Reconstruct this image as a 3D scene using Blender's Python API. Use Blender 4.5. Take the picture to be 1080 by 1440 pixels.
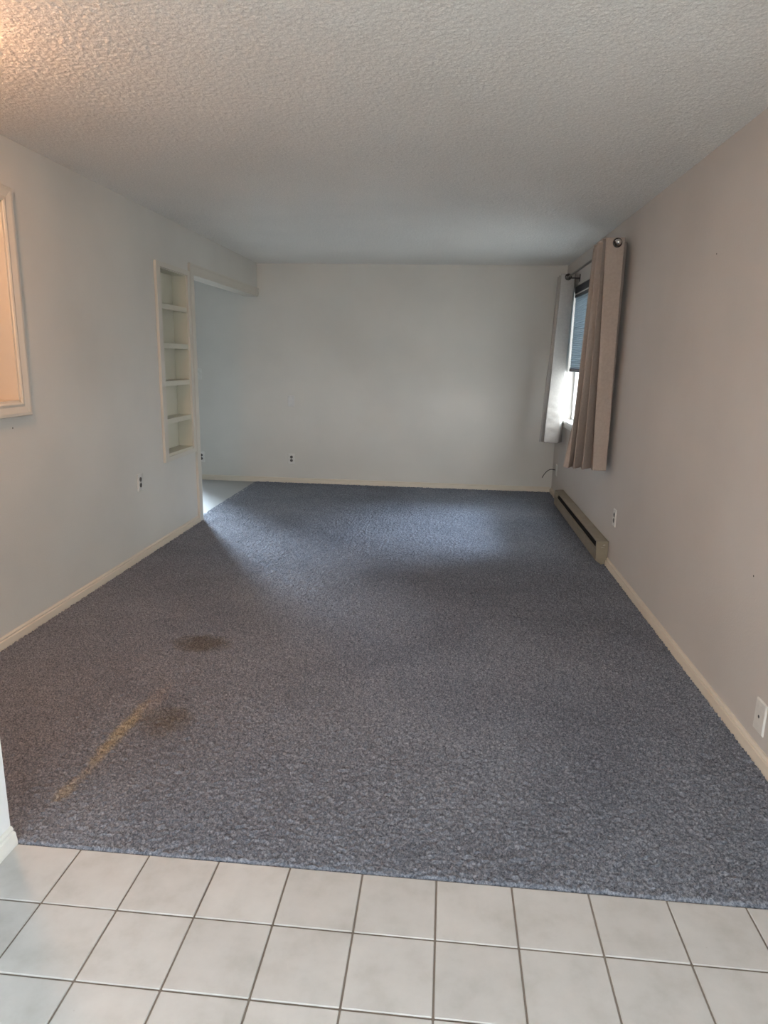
import bpy, bmesh, math
import numpy as np
from mathutils import Vector, Matrix

for o in list(bpy.data.objects):
    bpy.data.objects.remove(o, do_unlink=True)
scene = bpy.context.scene
COL = scene.collection
rng = np.random.default_rng(7)

# ------------------------------------------------------------------ camera
F_PX, YAW, PITCH, ROLL = 951.67, -0.0892, 0.2230, 0.0206
cyw, syw, cpt, spt = math.cos(YAW), math.sin(YAW), math.cos(PITCH), math.sin(PITCH)
fw = Vector((syw * cpt, cyw * cpt, -spt)); rt = Vector((cyw, -syw, 0)); up = rt.cross(fw)
cr, sr = math.cos(ROLL), math.sin(ROLL)
rt, up = cr * rt + sr * up, -sr * rt + cr * up
cam_data = bpy.data.cameras.new('camera')
cam = bpy.data.objects.new('camera', cam_data); COL.objects.link(cam)
M = Matrix.Identity(4)
for i in range(3):
    M[i][0], M[i][1], M[i][2] = rt[i], up[i], -fw[i]
M.translation = Vector((2.1516, -1.0287, 1.4432))
cam.matrix_world = M
cam_data.sensor_fit = 'HORIZONTAL'; cam_data.sensor_width = 36.0
cam_data.lens = F_PX / 1080 * 36.0
cam_data.clip_start = 0.02
scene.camera = cam

# ------------------------------------------------------------------ sky, exposure
SKY = (0.865, 0.935, 0.985); SKY_STRENGTH = 6.0
LAMP_COLOUR = (1.0, 0.56, 0.33); LAMP_STRENGTH = 250.0
world = bpy.data.worlds.new('overcast_sky'); scene.world = world
world.use_nodes = True
bg = world.node_tree.nodes['Background']
bg.inputs[0].default_value = (*SKY, 1); bg.inputs[1].default_value = SKY_STRENGTH
scene.view_settings.view_transform = 'Standard'; scene.view_settings.look = 'None'
scene.view_settings.gamma = 1.0; scene.view_settings.use_curve_mapping = False
scene.view_settings.exposure = 0.93
sun_d = bpy.data.lights.new('hazy_sun', 'SUN'); sun_d.energy = 7.2; sun_d.angle = math.radians(32); sun_d.color = (.64, .80, 1.0)
sun = bpy.data.objects.new('hazy_sun', sun_d); COL.objects.link(sun); sun.location = (9, 8, 7)
sun.rotation_euler = Vector((-1.35, -.5, -1.1)).to_track_quat('-Z', 'Y').to_euler()

def portal(name, loc, normal, sx, sy):
    l = bpy.data.lights.new(name, 'AREA'); l.shape = 'RECTANGLE'; l.size = sx; l.size_y = sy
    l.cycles.is_portal = True
    o = bpy.data.objects.new(name, l); COL.objects.link(o); o.location = loc
    o.rotation_euler = Vector(normal).to_track_quat('-Z', 'Y').to_euler()
    return o

# ------------------------------------------------------------------ room numbers
W, D, H = 3.361, 6.664, 2.44          # right wall, far wall, ceiling
YT, T, X0, DY = 0.6266, 0.2112, 2.1749, 0.0053   # carpet edge, tile pitch, tile joint
STUB = 0.902                           # hall wall on the left of the camera
YF = -3.2                              # wall behind the camera
KX = -2.75                             # kitchen far wall
JY = 4.70                              # end of the left wall at the opening
TH = 0.13
WIN = (4.35, 6.20, 0.86, 2.17)         # window y0,y1,z0,z1
portal('window_daylight', (W + .15, (WIN[0] + WIN[1]) / 2, (WIN[2] + WIN[3]) / 2), (-1, 0, 0), WIN[3] - WIN[2], WIN[1] - WIN[0])
DOOR = (-2.95, -1.15, 0.0, 2.1)        # glass door in the right wall behind the viewer: y0,y1,z0,z1
portal('hall_daylight', (W + .15, (DOOR[0] + DOOR[1]) / 2, 1.05), (-1, 0, 0), 2.1, 1.8)
FWIN = (1.10, 3.10, .55, 2.15)          # window in the wall behind the viewer: x0,x1,z0,z1
portal('front_daylight', ((FWIN[0] + FWIN[1]) / 2, YF - .14, 1.35), (0, 1, 0), 2.0, 1.6)
KDOOR = (-1.9, -1.0, 0.0, 2.1)
portal('back_door_daylight', (-1.45, D + .14, 1.05), (0, -1, 0), .9, 2.1)
kd = bpy.data.lights.new('streak_boost_lamp', 'AREA'); kd.shape = 'RECTANGLE'; kd.size = .3; kd.size_y = 1.6  # added lamp inside the door, strengthens the daylight streak on the carpet
kd.energy = 8.0; kd.color = (.72, .86, 1.0); kd.spread = math.radians(26)
ko = bpy.data.objects.new('streak_boost_lamp', kd); COL.objects.link(ko); ko.location = (-1.16, D - .06, 1.15)
ko.rotation_euler = Vector((1.36, -2.2, -1.15)).to_track_quat('-Z', 'Y').to_euler()

# ------------------------------------------------------------------ materials
def new_mat(name):
    m = bpy.data.materials.new(name); m.use_nodes = True
    nt = m.node_tree; b = nt.nodes['Principled BSDF']
    return m, nt, b
def N(nt, t, **k):
    n = nt.nodes.new(t)
    for a, v in k.items(): setattr(n, a, v)
    return n
def pos(nt):
    return N(nt, 'ShaderNodeNewGeometry').outputs['Position']
def noise(nt, vec, scale, detail=2.0, rough=.5, dist=0.0):
    n = N(nt, 'ShaderNodeTexNoise'); n.inputs['Scale'].default_value = scale
    n.inputs['Detail'].default_value = detail; n.inputs['Roughness'].default_value = rough
    n.inputs['Distortion'].default_value = dist
    nt.links.new(vec, n.inputs['Vector']); return n.outputs['Fac']
def ramp(nt, fac, stops):
    r = N(nt, 'ShaderNodeValToRGB'); e = r.color_ramp.elements
    while len(e) < len(stops): e.new(.5)
    for el, (p, c) in zip(e, stops):
        el.position = p; el.color = (*c, 1) if len(c) == 3 else c
    nt.links.new(fac, r.inputs['Fac']); return r.outputs['Color']
def mapr(nt, v, a, b, c=0., d=1.):
    n = N(nt, 'ShaderNodeMapRange'); n.clamp = True; n.interpolation_type = 'SMOOTHSTEP'
    for i, x in enumerate((a, b, c, d)): n.inputs[i + 1].default_value = x
    nt.links.new(v, n.inputs[0]); return n.outputs[0]
def math_(nt, op, a, b=None):
    n = N(nt, 'ShaderNodeMath', operation=op)
    for i, x in enumerate((a, b)):
        if x is None: continue
        if isinstance(x, (int, float)): n.inputs[i].default_value = x
        else: nt.links.new(x, n.inputs[i])
    return n.outputs[0]
def mix(nt, fac, a, b, mode='MIX'):
    n = N(nt, 'ShaderNodeMix', data_type='RGBA', blend_type=mode)
    for s, x in ((n.inputs[0], fac), (n.inputs[6], a), (n.inputs[7], b)):
        if isinstance(x, (int, float)): s.default_value = x
        elif isinstance(x, tuple): s.default_value = (*x, 1)
        else: nt.links.new(x, s)
    return n.outputs[2]
def bump(nt, b, h, strength, dist):
    n = N(nt, 'ShaderNodeBump'); n.inputs['Strength'].default_value = strength
    n.inputs['Distance'].default_value = dist
    nt.links.new(h, n.inputs['Height']); nt.links.new(n.outputs[0], b.inputs['Normal'])

def mat_paint(name, c, var=.05, rough=.62, bscale=120, bstr=.35, bdist=.002):
    m, nt, b = new_mat(name); p = pos(nt)
    lo = tuple(x * (1 - var) for x in c); hi = tuple(min(1, x * (1 + var)) for x in c)
    nt.links.new(ramp(nt, noise(nt, p, 1.3, 4), [(.3, lo), (.7, hi)]), b.inputs['Base Color'])
    b.inputs['Roughness'].default_value = rough
    b.inputs['Specular IOR Level'].default_value = .3
    bump(nt, b, noise(nt, p, bscale, 3), bstr, bdist); return m
def mat_plain(name, c, rough=.5, metal=0., var=.06, scale=30, spec=.5):
    m, nt, b = new_mat(name); p = pos(nt)
    lo = tuple(x * (1 - var) for x in c); hi = tuple(min(1, x * (1 + var)) for x in c)
    nt.links.new(ramp(nt, noise(nt, p, scale, 3), [(.3, lo), (.7, hi)]), b.inputs['Base Color'])
    b.inputs['Roughness'].default_value = rough; b.inputs['Metallic'].default_value = metal
    b.inputs['Specular IOR Level'].default_value = spec
    return m

WALL = mat_paint('wall_paint', (.645, .617, .562))
WALL_R = mat_paint('wall_paint_beige', (.555, .515, .475))
CEIL = mat_paint('popcorn_ceiling', (.855, .822, .765), var=.03, rough=.9, bscale=160, bstr=.5, bdist=.004)
WALL_H = mat_paint('wall_paint_white', (.84, .85, .85))
WALL_K = mat_paint('kitchen_paint', (.34, .37, .42))  # unseen walls coloured dark to cut the light in the alcove
def speckle(m, scale, lo, hi):
    nt = m.node_tree; b = nt.nodes['Principled BSDF']; src = b.inputs['Base Color'].links[0].from_socket
    nt.links.new(mix(nt, 1.0, src, ramp(nt, noise(nt, pos(nt), scale, 3, .7), [(.35, (lo,) * 3), (.65, (hi,) * 3)]), 'MULTIPLY'), b.inputs['Base Color'])
speckle(CEIL, 130, .84, 1.06)  # shading of the popcorn grain put into the colour as fine speckle
TRIM = mat_paint('cream_trim', (.66, .585, .48), var=.03, rough=.4, bscale=40, bstr=.08)
TRIMW = mat_paint('white_trim', (.78, .77, .72), var=.03, rough=.4, bscale=40, bstr=.08)
CASE = mat_paint('casing_paint', (.62, .575, .495), var=.03, rough=.45, bscale=40, bstr=.08)
SHELF = mat_paint('shelf_paint', (.60, .57, .46), var=.03, rough=.45, bscale=60, bstr=.1)
PLATE = mat_plain('plate_plastic', (.69, .67, .62), .35)
PLATEP = mat_plain('painted_plate', (.665, .65, .62), .5)
RECEP = mat_plain('receptacle_brown', (.10, .09, .08), .45)
BLACK = mat_plain('black_rubber', (.015, .014, .013), .5)
DARKM = mat_plain('dark_metal', (.06, .055, .05), .35, .9)
CHROME = mat_plain('chrome', (.75, .74, .72), .12, 1.0, .02)
PEWTER = mat_plain('pewter_rod', (.22, .21, .19), .35, .85)
HEATER = mat_plain('heater_enamel', (.30, .255, .185), .42, 0.35, .08, 12)
HEATIN = mat_plain('heater_slot_shade', (.012, .011, .010), .8)  # near black, the shade inside the heater slot put into the colour
SCUFF = mat_plain('scuff_paint', (.6, .57, .5), .6)
VINYL = mat_plain('white_vinyl', (.80, .81, .80), .35, 0, .02)
BLINDRAIL = mat_plain('blind_rail', (.035, .042, .055), .45)
GROUT = mat_paint('grout', (.20, .175, .15), var=.25, rough=.9, bscale=200)
SCREW = mat_plain('screw_metal', (.5, .48, .42), .4, .8)

def mat_fabric(name, c, transl, sheen=.0, rough=.85, bs=900):
    m, nt, b = new_mat(name); p = pos(nt)
    out = nt.nodes['Material Output']
    lo = tuple(x * .93 for x in c); hi = tuple(x * 1.05 for x in c)
    col = ramp(nt, noise(nt, p, 60, 4), [(.3, lo), (.7, hi)])
    nt.links.new(col, b.inputs['Base Color']); b.inputs['Roughness'].default_value = rough
    b.inputs['Sheen Weight'].default_value = sheen
    bump(nt, b, noise(nt, p, bs, 2), .25, .0008)
    t = N(nt, 'ShaderNodeBsdfTranslucent'); nt.links.new(col, t.inputs[0])
    mx = N(nt, 'ShaderNodeMixShader'); mx.inputs[0].default_value = transl
    nt.links.new(b.outputs[0], mx.inputs[1]); nt.links.new(t.outputs[0], mx.inputs[2])
    nt.links.new(mx.outputs[0], out.inputs[0]); return m
CURTAIN = mat_fabric('beige_curtain', (.415, .335, .28), .04)
LINING = mat_fabric('satin_curtain', (.37, .345, .315), .03, rough=.36)
BLIND = mat_fabric('slate_blind', (.36, .40, .42), .45)

def mat_glass():
    m, nt, b = new_mat('window_glass'); out = nt.nodes['Material Output']
    t = N(nt, 'ShaderNodeBsdfTransparent'); g = N(nt, 'ShaderNodeBsdfGlossy'); g.inputs['Roughness'].default_value = .02
    mx = N(nt, 'ShaderNodeMixShader'); mx.inputs[0].default_value = .06
    nt.links.new(t.outputs[0], mx.inputs[1]); nt.links.new(g.outputs[0], mx.inputs[2])
    nt.links.new(mx.outputs[0], out.inputs[0]); nt.nodes.remove(b); return m
GLASS = mat_glass()

def mat_lamp():
    m, nt, b = new_mat('lamp_glass'); out = nt.nodes['Material Output']
    e = N(nt, 'ShaderNodeEmission'); e.inputs[0].default_value = (*LAMP_COLOUR, 1)
    e.inputs[1].default_value = LAMP_STRENGTH
    nt.links.new(e.outputs[0], out.inputs[0]); nt.nodes.remove(b); return m
LAMPG = mat_lamp()

def mat_tile():
    m, nt, b = new_mat('glazed_tile'); p = pos(nt)
    oi = N(nt, 'ShaderNodeObjectInfo').outputs['Random']
    base = ramp(nt, noise(nt, p, 9, 5, .6), [(.3, (.44, .435, .415)), (.5, (.505, .50, .485)), (.75, (.55, .545, .53))])
    tone = math_(nt, 'ADD', math_(nt, 'MULTIPLY', oi, .08), .95)
    n = N(nt, 'ShaderNodeVectorMath', operation='SCALE'); nt.links.new(base, n.inputs[0]); nt.links.new(tone, n.inputs['Scale'])
    col = n.outputs[0]
    speck = mapr(nt, noise(nt, p, 55, 2), .76, .80)
    nt.links.new(mix(nt, math_(nt, 'MULTIPLY', speck, .5), col, (.33, .31, .28)), b.inputs['Base Color'])
    b.inputs['Roughness'].default_value = .34; b.inputs['Specular IOR Level'].default_value = .45
    bump(nt, b, noise(nt, p, 14, 3), .12, .004); return m
TILE = mat_tile()

def mat_carpet():
    m, nt, b = new_mat('carpet_pile'); p = pos(nt)
    sx = N(nt, 'ShaderNodeSeparateXYZ'); nt.links.new(p, sx.inputs[0]); X, Y = sx.outputs[0], sx.outputs[1]
    fine = noise(nt, p, 135, 4, .72)
    col = ramp(nt, fine, [(.34, (.075, .088, .112)), (.5, (.190, .210, .252)), (.66, (.35, .375, .42))])
    # trodden and brushed patches
    big = noise(nt, p, 1.1, 4, .6, .6)
    col = mix(nt, 1.0, col, ramp(nt, big, [(.3, (.82, .82, .83)), (.7, (1.14, 1.13, 1.12))]), 'MULTIPLY')
    warp = noise(nt, p, 14, 3); wr = math_(nt, 'MULTIPLY', math_(nt, 'SUBTRACT', warp, .5), .9)
    def blob(cx, cy, rx, ry, inner, outer):
        a = math_(nt, 'DIVIDE', math_(nt, 'SUBTRACT', X, cx), rx); c = math_(nt, 'DIVIDE', math_(nt, 'SUBTRACT', Y, cy), ry)
        d = math_(nt, 'SQRT', math_(nt, 'ADD', math_(nt, 'MULTIPLY', a, a), math_(nt, 'MULTIPLY', c, c)))
        return mapr(nt, math_(nt, 'ADD', d, wr), outer, inner)
    # grey-brown traffic soil near the hall wall, dark spill, yellowed strip
    s0 = blob(.85, 1.3, .55, .85, .2, 1.2)
    col = mix(nt, math_(nt, 'MULTIPLY', s0, .4), col, mix(nt, 1.0, col, (.95, .84, .74), 'MULTIPLY'))
    s1 = blob(.955, 2.10, .17, .13, .35, 1.1)
    col = mix(nt, math_(nt, 'MULTIPLY', s1, .8), col, mix(nt, 1.0, col, (.56, .46, .34), 'MULTIPLY'))
    s2 = blob(1.07, 1.36, .13, .15, .2, 1.1)
    col = mix(nt, math_(nt, 'MULTIPLY', s2, .75), col, mix(nt, 1.0, col, (.72, .58, .42), 'MULTIPLY'))
    s3 = blob(.935, 1.24, .035, .30, .3, 1.15)
    col = mix(nt, math_(nt, 'MULTIPLY', s3, .8), col, mix(nt, 1.0, col, (1.75, 1.42, .86), 'MULTIPLY'))
    s4 = blob(.925, .88, .03, .07, .3, 1.2)
    col = mix(nt, math_(nt, 'MULTIPLY', s4, .8), col, mix(nt, 1.0, col, (1.65, 1.38, .95), 'MULTIPLY'))
    s5 = blob(.96, 1.52, .05, .16, .2, 1.2)
    col = mix(nt, math_(nt, 'MULTIPLY', s5, .5), col, mix(nt, 1.0, col, (1.45, 1.22, 1.0), 'MULTIPLY'))
    nt.links.new(col, b.inputs['Base Color'])
    b.inputs['Roughness'].default_value = .95; b.inputs['Specular IOR Level'].default_value = .1
    b.inputs['Sheen Weight'].default_value = .04; b.inputs['Sheen Roughness'].default_value = .4
    bump(nt, b, noise(nt, p, 420, 2), .6, .004); return m
CARPET = mat_carpet()
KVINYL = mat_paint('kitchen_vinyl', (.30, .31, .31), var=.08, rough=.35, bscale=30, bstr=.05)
GROUND = mat_paint('outdoor_ground', (.45, .45, .43), var=.2, rough=.9, bscale=10)

# ------------------------------------------------------------------ mesh helpers
class MB:
    def __init__(s): s.bm = bmesh.new()
    def box(s, x0, x1, y0, y1, z0, z1):
        v = [s.bm.verts.new(c) for c in ((x0, y0, z0), (x1, y0, z0), (x1, y1, z0), (x0, y1, z0), (x0, y0, z1), (x1, y0, z1), (x1, y1, z1), (x0, y1, z1))]
        for f in ((3, 2, 1, 0), (4, 5, 6, 7), (0, 1, 5, 4), (1, 2, 6, 5), (2, 3, 7, 6), (3, 0, 4, 7)):
            s.bm.faces.new([v[i] for i in f])
        return s
    def sweep(s, rings, closed=True, caps=True):
        vs = [[s.bm.verts.new(c) for c in r] for r in rings]
        n = len(vs[0])
        for a, b in zip(vs, vs[1:]):
            for i in range(n if closed else n - 1):
                s.bm.faces.new((a[i], a[(i + 1) % n], b[(i + 1) % n], b[i]))
        if caps and closed:
            s.bm.faces.new(vs[0][::-1]); s.bm.faces.new(vs[-1])
        return s
    def tube(s, pts, r, seg=10):
        pts = [Vector(p) for p in pts]; rings = []
        t0 = (pts[1] - pts[0]).normalized()
        u = t0.orthogonal().normalized()
        for i, p in enumerate(pts):
            t = (pts[min(i + 1, len(pts) - 1)] - pts[max(i - 1, 0)]).normalized()
            u = (u - t * u.dot(t)).normalized(); w = t.cross(u)
            rr = r[i] if isinstance(r, (list, tuple)) else r
            rings.append([p + (u * math.cos(a) + w * math.sin(a)) * rr for a in [2 * math.pi * k / seg for k in range(seg)]])
        return s.sweep(rings)
    def lathe(s, c, axis, prof, seg=24):
        c = Vector(c); a = Vector(axis).normalized(); u = a.orthogonal().normalized(); w = a.cross(u)
        rings = [[c + a * h + (u * math.cos(t) + w * math.sin(t)) * r for t in [2 * math.pi * k / seg for k in range(seg)]] for r, h in prof]
        return s.sweep(rings)
    def torus(s, c, axis, R_, r, seg=28, sub=10):
        c = Vector(c); a = Vector(axis).normalized(); u = a.orthogonal().normalized(); w = a.cross(u)
        rings = []
        for k in range(seg + 1):
            t = 2 * math.pi * k / seg; d = u * math.cos(t) + w * math.sin(t)
            rings.append([c + d * (R_ + r * math.cos(q)) + a * r * math.sin(q) for q in [2 * math.pi * j / sub for j in range(sub)]])
        return s.sweep(rings, caps=False)
    def build(s, name, mat, parent=None, bevel=0., smooth=False, seg=2):
        bmesh.ops.remove_doubles(s.bm, verts=s.bm.verts, dist=1e-6)
        if bevel > 0:
            bmesh.ops.bevel(s.bm, geom=[e for e in s.bm.edges if len(e.link_faces) == 2 and e.calc_face_angle(0) > .5], offset=bevel, segments=seg, profile=.5, affect='EDGES')
        bmesh.ops.recalc_face_normals(s.bm, faces=s.bm.faces)
        me = bpy.data.meshes.new(name); s.bm.to_mesh(me); s.bm.free()
        if smooth:
            me.polygons.foreach_set('use_smooth', [True] * len(me.polygons))
        return link(name, me, mat, parent)
def link(name, me, mat, parent=None):
    if mat is not None and not me.materials: me.materials.append(mat)
    o = bpy.data.objects.new(name, me); COL.objects.link(o)
    if parent is not None:
        o.parent = parent
        o.matrix_parent_inverse = parent.matrix_basis.inverted()
    return o
def tag(o, label, cat, group=None, kind=None):
    o['label'] = label; o['category'] = cat
    if group: o['group'] = group
    if kind: o['kind'] = kind
    return o
def struct(o, label=None, cat=None):
    o['kind'] = 'structure'
    if label: o['label'] = label
    if cat: o['category'] = cat
    return o
def thing(name, loc, label, cat, group=None):
    o = bpy.data.objects.new(name, None); COL.objects.link(o); o.location = loc
    o.empty_display_size = .05
    bpy.context.view_layer.update()
    return tag(o, label, cat, group)
def grid_mesh(name, xs, ys, z):
    nx, ny = len(xs), len(ys)
    co = np.empty((ny, nx, 3), np.float32); co[..., 0] = xs[None]; co[..., 1] = ys[:, None]; co[..., 2] = z
    return co.reshape(-1, 3), nx, ny
def mesh_from_grids(name, grids, flip=False):
    vs, qs, off = [], [], 0
    for co, nx, ny in grids:
        i = np.arange(ny * nx).reshape(ny, nx)
        q = np.stack([i[:-1, :-1], i[:-1, 1:], i[1:, 1:], i[1:, :-1]], -1).reshape(-1, 4)
        if flip: q = q[:, ::-1]
        qs.append(q + off); vs.append(co); off += len(co)
    v = np.concatenate(vs); q = np.concatenate(qs).astype(np.int32)
    me = bpy.data.meshes.new(name)
    me.vertices.add(len(v)); me.vertices.foreach_set('co', v.ravel())
    me.loops.add(q.size); me.loops.foreach_set('vertex_index', q.ravel())
    me.polygons.add(len(q)); me.polygons.foreach_set('loop_start', np.arange(0, q.size, 4, dtype=np.int32))
    me.polygons.foreach_set('use_smooth', np.ones(len(q), bool))
    me.update(calc_edges=True); me.validate(); return me
def graded(a, b, d0, d1):
    out = [a]
    while out[-1] < b:
        out.append(out[-1] + d0 + (d1 - d0) * (out[-1] - a) / (b - a))
    out[-1] = b
    return np.array(out)
def smooth2(z, n=1):
    for _ in range(n):
        zp = np.pad(z, 1, mode='edge')
        z = (zp[:-2, 1:-1] + zp[2:, 1:-1] + zp[1:-1, :-2] + zp[1:-1, 2:] + 2 * zp[1:-1, 1:-1]) / 6
    return z

# ------------------------------------------------------------------ walls
w = MB()
def lw(y0, y1, z0, z1): w.box(-TH, 0, y0, y1, z0, z1)
PT = (1.20, 2.245, 1.19, 2.14)      # pass-through y0,y1,z0,z1
NI = (4.01, 4.56, .66, 2.075)       # bookshelf niche
lw(.50, PT[0], 0, H); lw(PT[0], PT[1], 0, PT[2]); lw(PT[0], PT[1], PT[3], H)
lw(PT[1], NI[0], 0, H); lw(NI[0], NI[1], 0, NI[2]); lw(NI[0], NI[1], NI[3], H)
lw(NI[1], JY, 0, H); lw(JY, D, 2.10, H)
wall_left = struct(w.build('wall_left', WALL), 'off-white painted left wall with shelf niche and pass-through', 'wall')
w = MB()
w.box(KX - .12, KDOOR[0], D, D + .13, 0, H).box(KDOOR[0], KDOOR[1], D, D + .13, KDOOR[3], H).box(KDOOR[1], W + .14, D, D + .13, 0, H)
wall_back = struct(w.build('wall_back', WALL), 'plain off-white far wall across the carpeted room', 'wall')
w = MB()
w.box(W, W + .14, YF - .13, DOOR[0], 0, H).box(W, W + .14, DOOR[0], DOOR[1], DOOR[3], H).box(W, W + .14, DOOR[1], WIN[0], 0, H).box(W, W + .14, WIN[0], WIN[1], 0, WIN[2]).box(W, W + .14, WIN[0], WIN[1], WIN[3], H).box(W, W + .14, WIN[1], D, 0, H)
wall_right = struct(w.build('wall_right', WALL_R), 'beige right wall with the curtained window', 'wall')
w = MB()
w.box(STUB - .12, STUB, YF, YT, 0, H).box(-TH, STUB - .12, .50, YT, 0, H)
struct(w.build('wall_hall', WALL_H), 'pale wall end at the left edge beside the tiled floor', 'wall')
w = MB()
w.box(STUB - .12, FWIN[0], YF - .13, YF, 0, H).box(FWIN[1], W, YF - .13, YF, 0, H).box(FWIN[0], FWIN[1], YF - .13, YF, FWIN[3], H).box(FWIN[0], FWIN[1], YF - .13, YF, 0, FWIN[2])
struct(w.build('wall_front', WALL), 'off-white wall behind the viewer with a window', 'wall')
w = MB()
w.box(KX - .12, KX, .38, D, 0, H).box(KX, -TH, .38, .50, 0, H).box(KX, -TH, 3.2, 3.32, 0, H)  # last box is an added, unseen partition that blocks light
struct(w.build('wall_kitchen', WALL_K), 'dark grey-blue unseen kitchen walls with an added light-blocking partition', 'wall')

# popcorn ceiling: lumpy real relief over the room, a plain slab elsewhere
ys = np.concatenate([np.arange(YF, .9, .05), graded(.9, D, .0055, .012)]); xs = np.arange(0, W + .003, .0058); xs[-1] = W
z = rng.random((len(ys), len(xs))) ** 1.6
z = .75 * z + .9 * smooth2(rng.random(z.shape) ** 2, 1)
z = np.clip(z, 0, 1.6) * .0036
co, nx, ny = grid_mesh('c', xs, ys, (H - z).astype(np.float32))
me = mesh_from_grids('ceiling', [(co, nx, ny)], flip=True)
struct(link('ceiling', me, CEIL), 'white popcorn-textured ceiling', 'ceiling')
w = MB(); w.box(KX - .12, W + .14, YF - .13, D + .13, H, H + .1)
struct(w.build('ceiling_slab', CEIL), 'flat ceiling slab above the rooms', 'ceiling')

# ------------------------------------------------------------------ floors
w = MB(); w.box(STUB - .12, W + .14, YF - .13, YT, -.12, -.003)
floor = struct(w.build('floor', GROUT), 'pale square ceramic tile floor with dark grout', 'floor')
w = MB(); w.box(-TH, W + .14, YT, D + .13, -.12, -.010)
struct(w.build('floor_slab', GROUT), 'subfloor under the blue-grey carpet', 'floor')
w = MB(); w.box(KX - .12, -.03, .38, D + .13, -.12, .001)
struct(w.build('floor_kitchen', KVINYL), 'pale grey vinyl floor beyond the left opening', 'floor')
cache = {}
def tile(x0, x1, y0, y1):
    g = .0026
    a, b = x1 - x0 - 2 * g, y1 - y0 - 2 * g
    if a < .01 or b < .01: return
    k = (round(a, 4), round(b, 4))
    if k not in cache:
        t = MB(); t.box(-a / 2, a / 2, -b / 2, b / 2, -.008, 0)
        o = t.build('tile', TILE, floor, bevel=.0016, seg=1); cache[k] = o.data
    else:
        o = link('tile', cache[k], TILE, floor)
    o.location = ((x0 + x1) / 2, (y0 + y1) / 2, rng.uniform(-.0004, .0004))
yl = [YT] + [YT - k * T + DY for k in range(1, 19)]
xl = [STUB + .001] + [X0 + i * T for i in range(-5, 6)] + [W]
for r_ in range(18):
    for c_ in range(len(xl) - 1):
        tile(xl[c_], xl[c_ + 1], max(yl[r_ + 1], YF), yl[r_])

# carpet pile
def pile(xs, ys):
    n = (len(ys), len(xs))
    h = rng.random(n); h = h + .5 * smooth2(rng.random(n), 1)
    h = h - h.min(); h = h / h.max()
    return (-.0065 + .0175 * h).astype(np.float32)
e = .013
xs = np.arange(e, W - e + .003, .0062); xs[-1] = W - e
ys = graded(YT + .002, D - e, .0050, .0115)
z1 = pile(xs, ys)
jx = rng.uniform(-.0022, .0022, (len(ys), len(xs))); jy = rng.uniform(-.0022, .0022, (len(ys), len(xs)))
co1, nx1, ny1 = grid_mesh('p', xs, ys, z1)
co1[:, 0] += jx.ravel(); co1[:, 1] += jy.ravel()
k = co1.reshape(ny1, nx1, 3); k[0, :, 2] = -.007; k[-1, :, 2] = .003; k[:, 0, 2] = .003; k[:, -1, 2] = .003
xs2 = np.arange(-.065, e + .003, .0066); ys2 = np.arange(JY + .012, D - e, .009)
z2 = pile(xs2, ys2); co2, nx2, ny2 = grid_mesh('p', xs2, ys2, z2)
co2.reshape(ny2, nx2, 3)[:, 0, 2] = 0
me = mesh_from_grids('carpet', [(co1, nx1, ny1), (co2, nx2, ny2)])
carpet = tag(link('carpet', me, CARPET), 'worn blue-grey cut-pile carpet covering the room floor', 'carpet', kind='stuff')

# ground outside
w = MB(); w.box(-40, 40, -40, 40, -.62, -.5)
struct(w.build('ground', GROUND), 'open ground outside the house', 'ground')

# ------------------------------------------------------------------ baseboards and casings
BP = [(0, 0), (.019, 0), (.019, .012), (.015, .040), (.008, .044), (.010, .050), (.006, .058), (0, .060)]
def baseboard(name, a, b, nrm, mat, label):
    a, b, n = Vector(a), Vector(b), Vector(nrm)
    w = MB(); w.sweep([[p + n * d + Vector((0, 0, h)) for d, h in BP] for p in (a, b)])
    o = struct(w.build(name, mat), label, 'baseboard'); return o
HY0, HY1 = 3.85, 5.87
baseboard('baseboard_left', (0, YT, 0), (0, 4.61, 0), (1, 0, 0), TRIM, 'cream baseboard along the left wall')
baseboard('baseboard_back', (KDOOR[1] + .07, D, 0), (W - .02, D, 0), (0, -1, 0), TRIM, 'cream baseboard along the far wall')
baseboard('baseboard_right', (W, DOOR[1] + .02, 0), (W, HY0 - .003, 0), (-1, 0, 0), TRIM, 'long cream baseboard in front of the heater on the right wall')
baseboard('baseboard_corner', (W, HY1 + .003, 0), (W, D, 0), (-1, 0, 0), TRIM, 'short cream baseboard between heater and far corner')
baseboard('baseboard_hall', (STUB, YF, 0), (STUB, YT - .001, 0), (1, 0, 0), TRIMW, 'white baseboard on the hall wall end at left')

def casing_prof(wd, t):     # (across, out)
    return [(0, 0), (0, t * .55), (wd * .12, t * .75), (wd * .3, t * .62), (wd * .75, t), (wd * .95, t), (wd, t * .8), (wd, 0)]
# opening casing (left jamb and header) on the left wall
w = MB()
w.box(0, .017, 4.612, JY, 0, 2.10)
w.box(0, .017, 4.612, D - .001, 2.10, 2.172)
w.box(.017, .022, 4.612, 4.628, 0, 2.172)
w.box(.017, .022, 4.628, D - .001, 2.155, 2.172)
w.box(-TH - .002, 0, JY - .002, JY + .012, 0, 2.10)
w.box(-TH - .002, .012, JY, D - .001, 2.086, 2.102)
struct(w.build('trim_1', CASE, bevel=.002), 'cream casing around the tall opening beside the shelves', 'trim')
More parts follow.
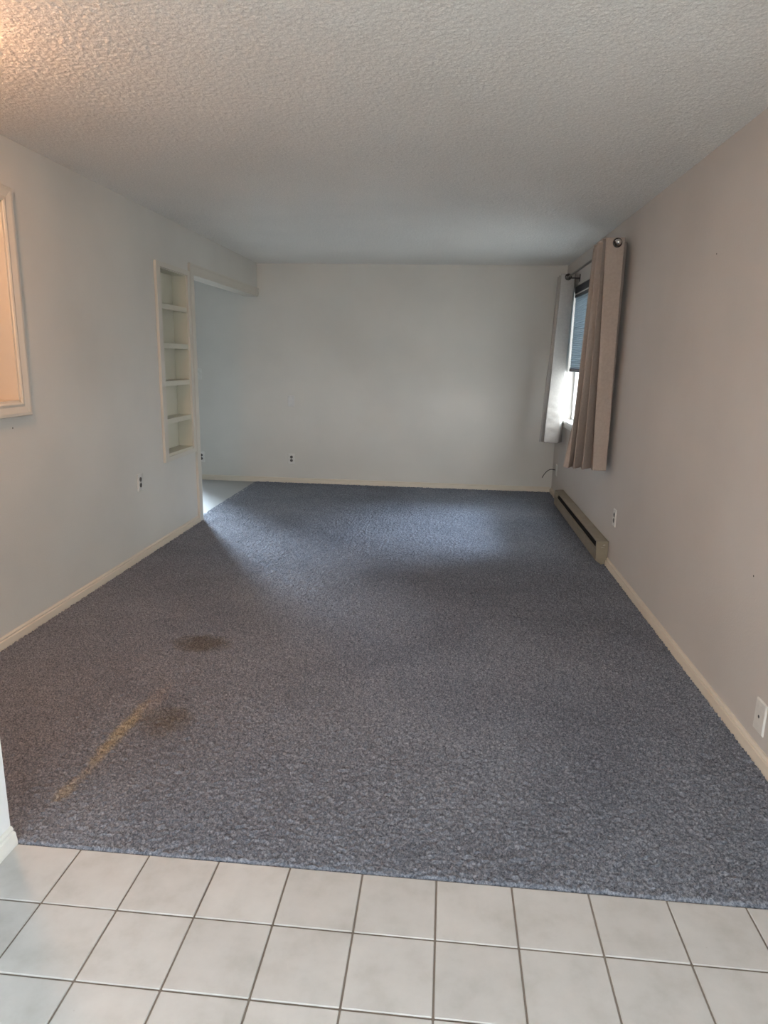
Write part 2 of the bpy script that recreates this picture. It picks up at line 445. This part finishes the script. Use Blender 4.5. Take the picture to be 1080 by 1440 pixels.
# pass-through casing, mitred
y0, y1, z0, z1 = PT
wd = .068
w = MB()
prof = casing_prof(wd, .02)
corners = [((y0, z0), (-1, -1)), ((y1, z0), (1, -1)), ((y1, z1), (1, 1)), ((y0, z1), (-1, 1))]
rings = [[Vector((d, cy + sy * a, cz + sz * a)) for a, d in prof] for (cy, cz), (sy, sz) in corners]
rings.append(rings[0])
w.sweep(rings, caps=False)
trim2 = struct(w.build('trim_2', CASE), 'pale moulded casing of the pass-through at the left edge', 'trim')
w = MB()
w.box(-TH - .01, .004, y1 - .012, y1 + .002, z0, z1).box(-TH - .01, .004, y0 - .002, y0 + .012, z0, z1)
w.box(-TH - .01, .004, y0, y1, z0 - .002, z0 + .012).box(-TH - .01, .004, y0, y1, z1 - .012, z1 + .002)
o = w.build('jamb_liner', TRIM, trim2, bevel=.0015); o['label'] = 'cream inner jamb lit peach by the lamp'

# ------------------------------------------------------------------ built-in bookshelf
bs = thing('built_in_bookshelf', (-.06, 4.285, .63), 'tall narrow cream bookshelf with five compartments recessed into the left wall', 'bookshelf')
ya, yb, za, zb = NI
MB().box(-.122, -.112, ya, yb, za, zb).build('back_panel', SHELF, bs)
for q in ((ya, ya + .014), (yb - .014, yb)):
    MB().box(-.112, .002, q[0], q[1], za, zb).build('side_panel', SHELF, bs)
MB().box(-.112, .002, ya + .014, yb - .014, zb - .014, zb).build('top_board', SHELF, bs)
MB().box(-.112, .010, ya + .014, yb - .014, za, za + .026).build('bottom_board', SHELF, bs, bevel=.002)
for zt in (1.815, 1.525, 1.240, .952):
    sh = MB().box(-.112, -.010, ya + .014, yb - .014, zt - .020, zt).build('shelf', SHELF, bs, bevel=.0015)
    MB().box(-.010, .002, ya + .014, yb - .014, zt - .040, zt).build('shelf_lip', SHELF, sh, bevel=.002)
MB().box(0, .020, 3.945, ya + .006, .628, 2.105).build('stile', CASE, bs, bevel=.002)
MB().box(0, .018, yb - .006, 4.606, .628, 2.105).build('stile', CASE, bs, bevel=.002)
MB().box(0, .018, ya + .006, yb - .006, 2.068, 2.105).build('top_rail', CASE, bs, bevel=.002)
MB().box(0, .018, ya + .006, yb - .006, .628, .664).build('bottom_rail', CASE, bs, bevel=.002)

# ------------------------------------------------------------------ wall plates
def frame_of(nrm):
    n = Vector(nrm); u = Vector((0, 0, 1)).cross(n).normalized(); return n, u, Vector((0, 0, 1))
def plate_mesh(c, nrm, wd, ht, mat, parent, name='plate'):
    n, u, v = frame_of(nrm); c = Vector(c); w = MB(); rings = []
    for s_, d in ((1, 0), (1, .003), (.93, .0065), (.86, .007)):
        hw, hh = wd / 2 - (1 - s_) * wd / 2, ht / 2 - (1 - s_) * wd / 2
        rings.append([c + u * a * hw + v * b * hh + n * d for a, b in ((-1, -1), (1, -1), (1, 1), (-1, 1))])
    w.sweep(rings); return w.build(name, mat, parent)
def outlet(c, nrm, label, group=None, mat=PLATE, rm=RECEP):
    n, u, v = frame_of(nrm); c = Vector(c)
    o = thing('wall_outlet', c, label, 'outlet', group)
    plate_mesh(c, nrm, .076, .122, mat, o)
    for s_ in (-1, 1):
        cc = c + v * s_ * .0205 + n * .006
        r = MB().lathe(cc, n, [(.0168, 0), (.0168, .0022), (.0155, .003), (.0, .003)][:3], 20).build('receptacle', rm, o)
        for q in (-1, 1):
            k = cc + u * q * .0062 + v * .003 + n * .003
            MB().box(-.001, .001, -.001, .001, -.004, .004)
            w = MB(); w.sweep([[k + u * a * .0012 + v * b * .004 + n * d for a, b in ((-1, -1), (1, -1), (1, 1), (-1, 1))] for d in (0, .0006)])
            w.build('slot', BLACK, r)
    MB().lathe(c + n * .0068, n, [(.0035, 0), (.003, .0012)], 12).build('screw', SCREW, o)
    return o
outlet((0, 3.522, .552), (1, 0, 0), 'outlet with brown sockets low on the left wall below the bookshelf')
outlet((.370, D, .284), (0, -1, 0), 'outlet with dark sockets low on the far wall under a blank plate')
outlet((-.708, D, .272), (0, -1, 0), 'outlet on the far wall seen through the left opening, below a switch')
outlet((W, 3.757, .380), (-1, 0, 0), 'outlet on the right wall just above the heater end')
o = thing('light_switch', (-.708, D, 1.226), 'light switch on the far wall seen through the left opening', 'light switch')
plate_mesh((-.708, D, 1.226), (0, -1, 0), .076, .122, PLATE, o)
w = MB(); w.box(-.708 - .005, -.708 + .005, D - .018, D - .006, 1.222, 1.238); w.build('toggle', PLATE, o, bevel=.002)
for s_ in (-1, 1): MB().lathe((-.708, D - .0068, 1.226 + s_ * .03), (0, -1, 0), [(.0035, 0), (.003, .0012)], 12).build('screw', SCREW, o)
o = thing('blank_plate', (.372, D, .948), 'blank painted wall plate above an outlet on the far wall', 'wall plate')
plate_mesh((.372, D, .948), (0, -1, 0), .076, .122, PLATEP, o)
for s_ in (-1, 1): MB().lathe((.372, D - .0068, .948 + s_ * .03), (0, -1, 0), [(.0035, 0), (.003, .0012)], 12).build('screw', PLATEP, o)
def cable_plate(c, nrm, label, hole=True):
    o = thing('cable_plate', c, label, 'wall plate'); n, u, v = frame_of(nrm); c = Vector(c)
    plate_mesh(c, nrm, .078, .124, PLATE, o)
    MB().torus(c + n * .007, n, .0075, .0015, 20, 8).build('socket_ring', PLATE, o, smooth=True)
    MB().lathe(c + n * .0068, n, [(.0068, 0), (.0064, .0014)], 16).build('socket_hole', BLACK, o)
    for s_ in (-1, 1): MB().lathe(c + v * s_ * .042 + n * .0068, n, [(.0035, 0), (.003, .0012)], 12).build('screw', PLATE, o)
    return o
cable_plate((W, 1.385, .170), (-1, 0, 0), 'white cable plate with one dark hole at the right edge above the baseboard')
cable_plate((W, 6.385, .300), (-1, 0, 0), 'white cable plate by the far right corner with black cord')
w = MB()
c0 = Vector((W - .006, 6.385, .300)); pts = []
for k in range(13):
    t = k / 12
    pts.append(c0 + Vector((-.012 - .135 * t, -.02 * t, .006 * math.sin(t * 3.1) + .018 * t - .105 * t ** 2.6)))
w.tube(pts, .0042, 8)
tag(w.build('coaxial_cable', BLACK, smooth=True), 'short black cord curling from the wall by the far right corner', 'cable')

def nail_hole(c, nrm, r, parent):
    MB().lathe(c, nrm, [(r, .0), (r * .7, .0008)], 10).build('nail_hole', BLACK, parent)
nail_hole((W, 2.41, 1.945), (-1, 0, 0), .004, wall_right)
nail_hole((W, 1.602, .649), (-1, 0, 0), .004, wall_right)
nail_hole((0, 2.166, 1.068), (1, 0, 0), .004, wall_left)

# ------------------------------------------------------------------ baseboard heater
ht = thing('baseboard_heater', (W - .04, (HY0 + HY1) / 2, .0), 'long tan metal electric baseboard heater under the window', 'heater')
def hp(prof, y0_, y1_, name, mat, bevel=0., parent=ht):
    w = MB(); w.sweep([[Vector((W - .003 - d, y, z_)) for d, z_ in prof] for y in (y0_, y1_)])
    return w.build(name, mat, parent, bevel=bevel)
a_, b_ = HY0 + .004, HY1 - .004
hp([(0, .018), (.004, .018), (.004, .176), (0, .176)], a_, b_, 'back_plate', HEATER)
hp([(0, .172), (0, .179), (.078, .176), (.081, .174), (.081, .168), (.078, .168), (.076, .171)], a_, b_, 'top_hood', HEATER)
hp([(.076, .106), (.070, .110), (.070, .115), (.084, .110), (.084, .034), (.050, .014), (.046, .018), (.076, .038)], a_, b_, 'front_panel', HEATER)
hp([(.008, .040), (.050, .040), (.050, .120), (.008, .120)], a_ + .02, b_ - .02, 'heating_element', HEATIN)
hp([(.005, .120), (.030, .120), (.030, .168), (.005, .168)], a_ + .02, b_ - .02, 'slot_shade_block', HEATIN)  # near-black block standing in for the shade behind the slot
endp = [(0, .012), (.042, .004), (.082, .032), (.085, .120), (.085, .176), (0, .181)]
ec = hp(endp, HY0, HY0 + .022, 'end_cap', HEATER, .0015); hp(endp, HY1 - .022, HY1, 'end_cap', HEATER, .0015)
w = MB()
for k in range(7):
    q = (rng.uniform(-.014, .010), rng.uniform(-.010, .010)); l_ = rng.uniform(.004, .014)
    cx, cz = W - .003 - .042 + q[0] * .7 + q[1] * .4, .140 + q[1] + q[0] * .4
    w.box(cx, cx + l_, HY0 - .0006, HY0 + .001, cz, cz + rng.uniform(.0012, .003))
o = w.build('scuff_mark', SCUFF, ec); o['label'] = 'pale paint scuff'

# ------------------------------------------------------------------ window
wy0, wy1, wz0, wz1 = WIN
win = bpy.data.objects.new('window_1', None); COL.objects.link(win); win.location = (W + .1, (wy0 + wy1) / 2, wz0); bpy.context.view_layer.update()
struct(win, 'white framed window in the right wall half covered by a slate blind', 'window')
fx0, fx1, fr = W + .075, W + .125, .045
w = MB()
w.box(fx0, fx1, wy0, wy1, wz0, wz0 + .02).box(fx0, fx1, wy0, wy1, wz1 - fr, wz1)
w.box(fx0, fx1, wy0, wy0 + fr, wz0 + .02, wz1 - fr).box(fx0, fx1, wy1 - fr, wy1, wz0 + .02, wz1 - fr)
w.build('window_frame', VINYL, win, bevel=.003)
ym = (wy0 + wy1) / 2
MB().box(fx0 + .005, fx1 - .005, ym - .022, ym + .022, wz0 + .02, wz1 - fr).build('mullion', VINYL, win, bevel=.003)
for p0, p1 in ((wy0 + fr, ym - .022), (ym + .022, wy1 - fr)):
    MB().box(W + .098, W + .103, p0, p1, wz0 + .02, wz1 - fr).build('pane', GLASS, win)
MB().box(W - .022, W + .075, wy0 - .02, wy1 + .015, wz0 - .024, wz0 + .004).build('window_sill', TRIMW, win, bevel=.004)
MB().box(W - .012, W, wy0 - .01, wy1 + .005, wz0 - .068, wz0 - .024).build('sill_apron', TRIMW, win, bevel=.004)

bl = thing('cellular_blind', (W + .04, ym, 1.36), 'slate blue pleated blind drawn halfway down inside the window', 'blind')
bx0, bx1, by0, by1 = W + .010, W + .050, wy0 + .012, wy1 - .045
MB().box(bx0 - .004, bx1 + .004, by0, by1, 2.108, wz1 - .002).build('head_rail', BLINDRAIL, bl, bevel=.003)
o = MB().box(bx0 + .004, bx1 - .004, by0, by1, 2.092, 2.108).build('light_gap_strip', VINYL, bl, bevel=.002)  # white strip stands in for the bright gap under the head rail
MB().box(bx0, bx1, by0, by1, 2.068, 2.092).build('top_rail', BLINDRAIL, bl, bevel=.003)
MB().box(bx0, bx1, by0, by1, 1.352, 1.384).build('bottom_rail', BLINDRAIL, bl, bevel=.004)
w = MB(); npl = 36; zt, zbm = 2.068, 1.384; prof = []
for side in (0, 1):
    seq = range(2 * npl + 1) if side == 0 else range(2 * npl, -1, -1)
    for k in seq:
        zz = zt + (zbm - zt) * k / (2 * npl); out = .014 if k % 2 else .003
        xm = (bx0 + bx1) / 2
        prof.append((xm - .003 - out if side == 0 else xm + .003 + out, zz))
vsA = [w.bm.verts.new((x_, by0 + .004, z_)) for x_, z_ in prof]; vsB = [w.bm.verts.new((x_, by1 - .004, z_)) for x_, z_ in prof]
for i in range(len(prof)):
    j = (i + 1) % len(prof); w.bm.faces.new((vsA[i], vsA[j], vsB[j], vsB[i]))
w.build('pleated_shade', BLIND, bl)
w = MB(); w.lathe((bx0 + .02, ym + .25, 1.352), (0, 0, -1), [(.004, 0), (.006, .006), (.004, .016)], 10).build('pull_tab', VINYL, bl)

# curtain rod
RX, RZ = W - .102, 2.243
rod = thing('curtain_rod', (RX, 5.0, RZ), 'thin pewter curtain rod above the window', 'curtain rod')
MB().tube([(RX, 3.965, RZ), (RX, 5.0, RZ), (RX, 6.06, RZ)], .0095, 14).build('pole', PEWTER, rod, smooth=True)
for yy, s_ in ((3.965, -1), (6.06, 1)):
    MB().lathe((RX, yy - s_ * .012, RZ), (0, s_, 0), [(.012, 0), (.0165, .004), (.019, .012), (.0195, .022), (.017, .031), (.011, .037), (.003, .0385)], 24).build('finial', CHROME, rod, smooth=True)
for yy in (4.72, 5.885):
    w = MB(); w.box(W - .006, W, yy - .012, yy + .012, RZ - .05, RZ + .02)
    w.box(RX - .004, W - .004, yy - .005, yy + .005, RZ - .022, RZ - .012)
    w.build('bracket', DARKM, rod, bevel=.002)

# curtains
def catmull(P, n):
    P = np.array(P, float); m = len(P); Q = np.vstack([2 * P[0] - P[1], P, 2 * P[-1] - P[-2]])
    out = []
    for i in range(m - 1):
        p0, p1, p2, p3 = Q[i:i + 4]
        for k in range(n):
            t = k / n
            c = .5 * ((2 * p1) + (-p0 + p2) * t + (2 * p0 - 5 * p1 + 4 * p2 - p3) * t * t + (-p0 + 3 * p1 - 3 * p2 + p3) * t ** 3)
            l_ = p1 + (p2 - p1) * t
            out.append(.35 * c + .65 * l_)
    out.append(P[-1]); return np.array(out)
def curtain(name, top, bot, zt, zb, mat, n=20, wob=.003, power=1.0, sag=None, wrinkle=0.):
    A, B = catmull(top, n), catmull(bot, n)
    zs = np.concatenate([np.linspace(zt, zt - .08, 17)[:-1], np.linspace(zt - .08, zb + .06, 70), np.linspace(zb + .06, zb, 6)[1:]])
    V = np.empty((len(zs), len(A), 3))
    for i, z_ in enumerate(zs):
        f = ((zt - z_) / (zt - zb)) ** power
        V[i, :, :2] = A * (1 - f) + B * f
        u = np.arange(len(A)) / n
        V[i, :, 0] += wob * f * np.sin(u * 2.1 + z_ * 5.0) * np.sin(z_ * 3.1 + 1)
        V[i, :, 1] += wob * f * np.cos(u * 1.7 + z_ * 4.0)
        if wrinkle:
            k_ = max(0., min(1., (1.25 - z_) / .3)) * max(0., min(1., (z_ - zb) / .12))
            V[i, :, 1] += wrinkle * k_ * (np.sin(z_ * 47 + u * 3.0) + .7 * np.sin(z_ * 83 - u * 4.0 + 1.3)) * (.6 + .4 * np.sin(u * 5))
        V[i, :, 2] = z_ + (sag(u) * f if sag else 0)
    bm = bmesh.new(); vs = [[bm.verts.new(c) for c in r] for r in V]
    for i in range(len(zs) - 1):
        for j in range(len(A) - 1):
            c = (V[i, j] + V[i + 1, j + 1]) / 2
            if math.hypot(c[0] - RX, c[2] - RZ) < .0255: continue      # punched grommet holes
            bm.faces.new((vs[i][j], vs[i + 1][j], vs[i + 1][j + 1], vs[i][j + 1]))
    bmesh.ops.delete(bm, geom=[v for v in bm.verts if not v.link_faces], context='VERTS')
    me = bpy.data.meshes.new(name); bm.to_mesh(me); bm.free()
    me.polygons.foreach_set('use_smooth', [True] * len(me.polygons))
    return me, A
def hang(name, me, mat, parent):
    o = link(name, me, mat, parent)
    s_ = o.modifiers.new('cloth_thickness', 'SOLIDIFY'); s_.thickness = .0022; s_.offset = 0
    return o
def crossings(A):
    out = []
    for a, b in zip(A, A[1:]):
        if (a[0] - RX) * (b[0] - RX) < 0:
            t = (RX - a[0]) / (b[0] - a[0]); out.append((a + (b - a) * t, (b - a)))
    return out

cu = thing('curtain', (W - .1, 4.1, .675), 'pinkish beige grommet curtain at the near side of the window', 'curtain', 'window curtains')
top = [(3.306, 3.988), (3.182, 3.995), (3.258, 4.09), (3.172, 4.045), (3.31, 4.16), (3.165, 4.19), (3.32, 4.28), (3.17, 4.32), (3.32, 4.40), (3.19, 4.46)]
bot = [(3.322, 3.985), (3.228, 3.990), (3.236, 4.100), (3.158, 4.015), (3.168, 4.130), (3.100, 4.040), (3.110, 4.150), (3.066, 4.070), (3.035, 4.110), (3.10, 4.25)]
me, A = curtain('panel', top, bot, 2.276, .676, CURTAIN, wob=.002)
hang('panel', me, CURTAIN, cu)
ln, _ = curtain('light_block_sheet', [(3.3595, 4.14), (3.32, 4.125), (3.27, 4.12)], [(3.3595, 4.14), (3.31, 4.115), (3.25, 4.105)], 2.27, .70, CURTAIN, n=8, wob=0.)  # added sheet, blocks light so the gap by the wall stays dark
hang('light_block_sheet', ln, CURTAIN, cu)
for c, d in crossings(A):
    nn = Vector((d[1], -d[0], 0)).normalized()
    MB().torus((c[0], c[1], RZ), nn, .0275, .0045).build('grommet', DARKM, cu, smooth=True)

cu = thing('curtain', (W - .1, 6.1, .65), 'silvery satin curtain in the far corner, lit by the window', 'curtain', 'window curtains')
top = [(3.340, 6.02), (3.322, 5.945), (3.192, 5.955), (3.32, 6.05), (3.195, 6.10), (3.325, 6.18), (3.20, 6.23), (3.33, 6.30)]
bot = [(3.340, 6.10), (3.280, 5.955), (3.142, 5.955), (3.20, 6.05), (3.105, 6.04), (3.24, 6.16), (3.15, 6.20), (3.28, 6.30)]
me, A = curtain('panel', top, bot, 2.272, .640, LINING, wob=.005, wrinkle=.0035)
hang('panel', me, LINING, cu)
for c, d in crossings(A):
    nn = Vector((d[1], -d[0], 0)).normalized()
    MB().torus((c[0], c[1], RZ), nn, .0275, .0045).build('grommet', DARKM, cu, smooth=True)

# ------------------------------------------------------------------ doors out of the picture that let daylight in
def glazing(name, centre, along, ln, z0, z1, label, cat, leaves, part):
    c = Vector(centre); a = Vector(along); n = a.cross(Vector((0, 0, 1)))
    d = bpy.data.objects.new(name, None); COL.objects.link(d); d.location = (c.x, c.y, z0); bpy.context.view_layer.update()
    struct(d, label, cat)
    def slab(w, p0, p1, za, zb, t):
        w.sweep([[Vector((c.x, c.y, z_)) + a * p + n * q for p, q in ((p0, -t), (p1, -t), (p1, t), (p0, t))] for z_ in (za, zb)])
    ww = ln / leaves
    for k in range(leaves):
        p0, p1 = -ln / 2 + k * ww, -ln / 2 + (k + 1) * ww
        w = MB(); slab(w, p0, p0 + .05, z0, z1, .02); slab(w, p1 - .05, p1, z0, z1, .02)
        slab(w, p0 + .05, p1 - .05, z0, z0 + .06, .02); slab(w, p0 + .05, p1 - .05, z1 - .05, z1, .02)
        w.build(part, VINYL, d)
        w = MB(); slab(w, p0 + .05, p1 - .05, z0 + .06, z1 - .05, .003); w.build('pane', GLASS, d)
glazing('door_1', (W + .07, (DOOR[0] + DOOR[1]) / 2, 0), (0, 1, 0), DOOR[1] - DOOR[0], 0, DOOR[3], 'sliding glass door in the right wall behind the viewer', 'door', 2, 'door_frame')
glazing('door_2', ((KDOOR[0] + KDOOR[1]) / 2, D + .07, 0), (1, 0, 0), KDOOR[1] - KDOOR[0], 0, KDOOR[3], 'glazed kitchen door beyond the left opening', 'door', 2, 'door_frame')
glazing('window_2', ((FWIN[0] + FWIN[1]) / 2, YF - .07, 0), (1, 0, 0), FWIN[1] - FWIN[0], FWIN[2], FWIN[3], 'window in the wall behind the viewer', 'window', 1, 'window_frame')

# ------------------------------------------------------------------ ceiling lamp above the dining corner, just out of frame
def ceiling_light(LX, LY, label):
    cl = thing('ceiling_light', (LX, LY, H - .01), label, 'ceiling light')
    MB().lathe((LX, LY, H - .001), (0, 0, -1), [(.10, .003), (.105, .008), (.108, .040), (.104, .040), (.100, .012), (.05, .012)], 40).build('lamp_base', CHROME, cl, smooth=False)
    dome = [(.06 * math.cos(t), .014 + .075 * math.sin(t)) for t in [k * math.pi / 2 / 8 for k in range(8)]] + [(.004, .089)]
    MB().lathe((LX, LY, H - .001), (0, 0, -1), dome, 40).build('glass_dome', LAMPG, cl, smooth=True)
ceiling_light(.43, 1.12, 'round flush ceiling light with warm glass dome by the left wall')
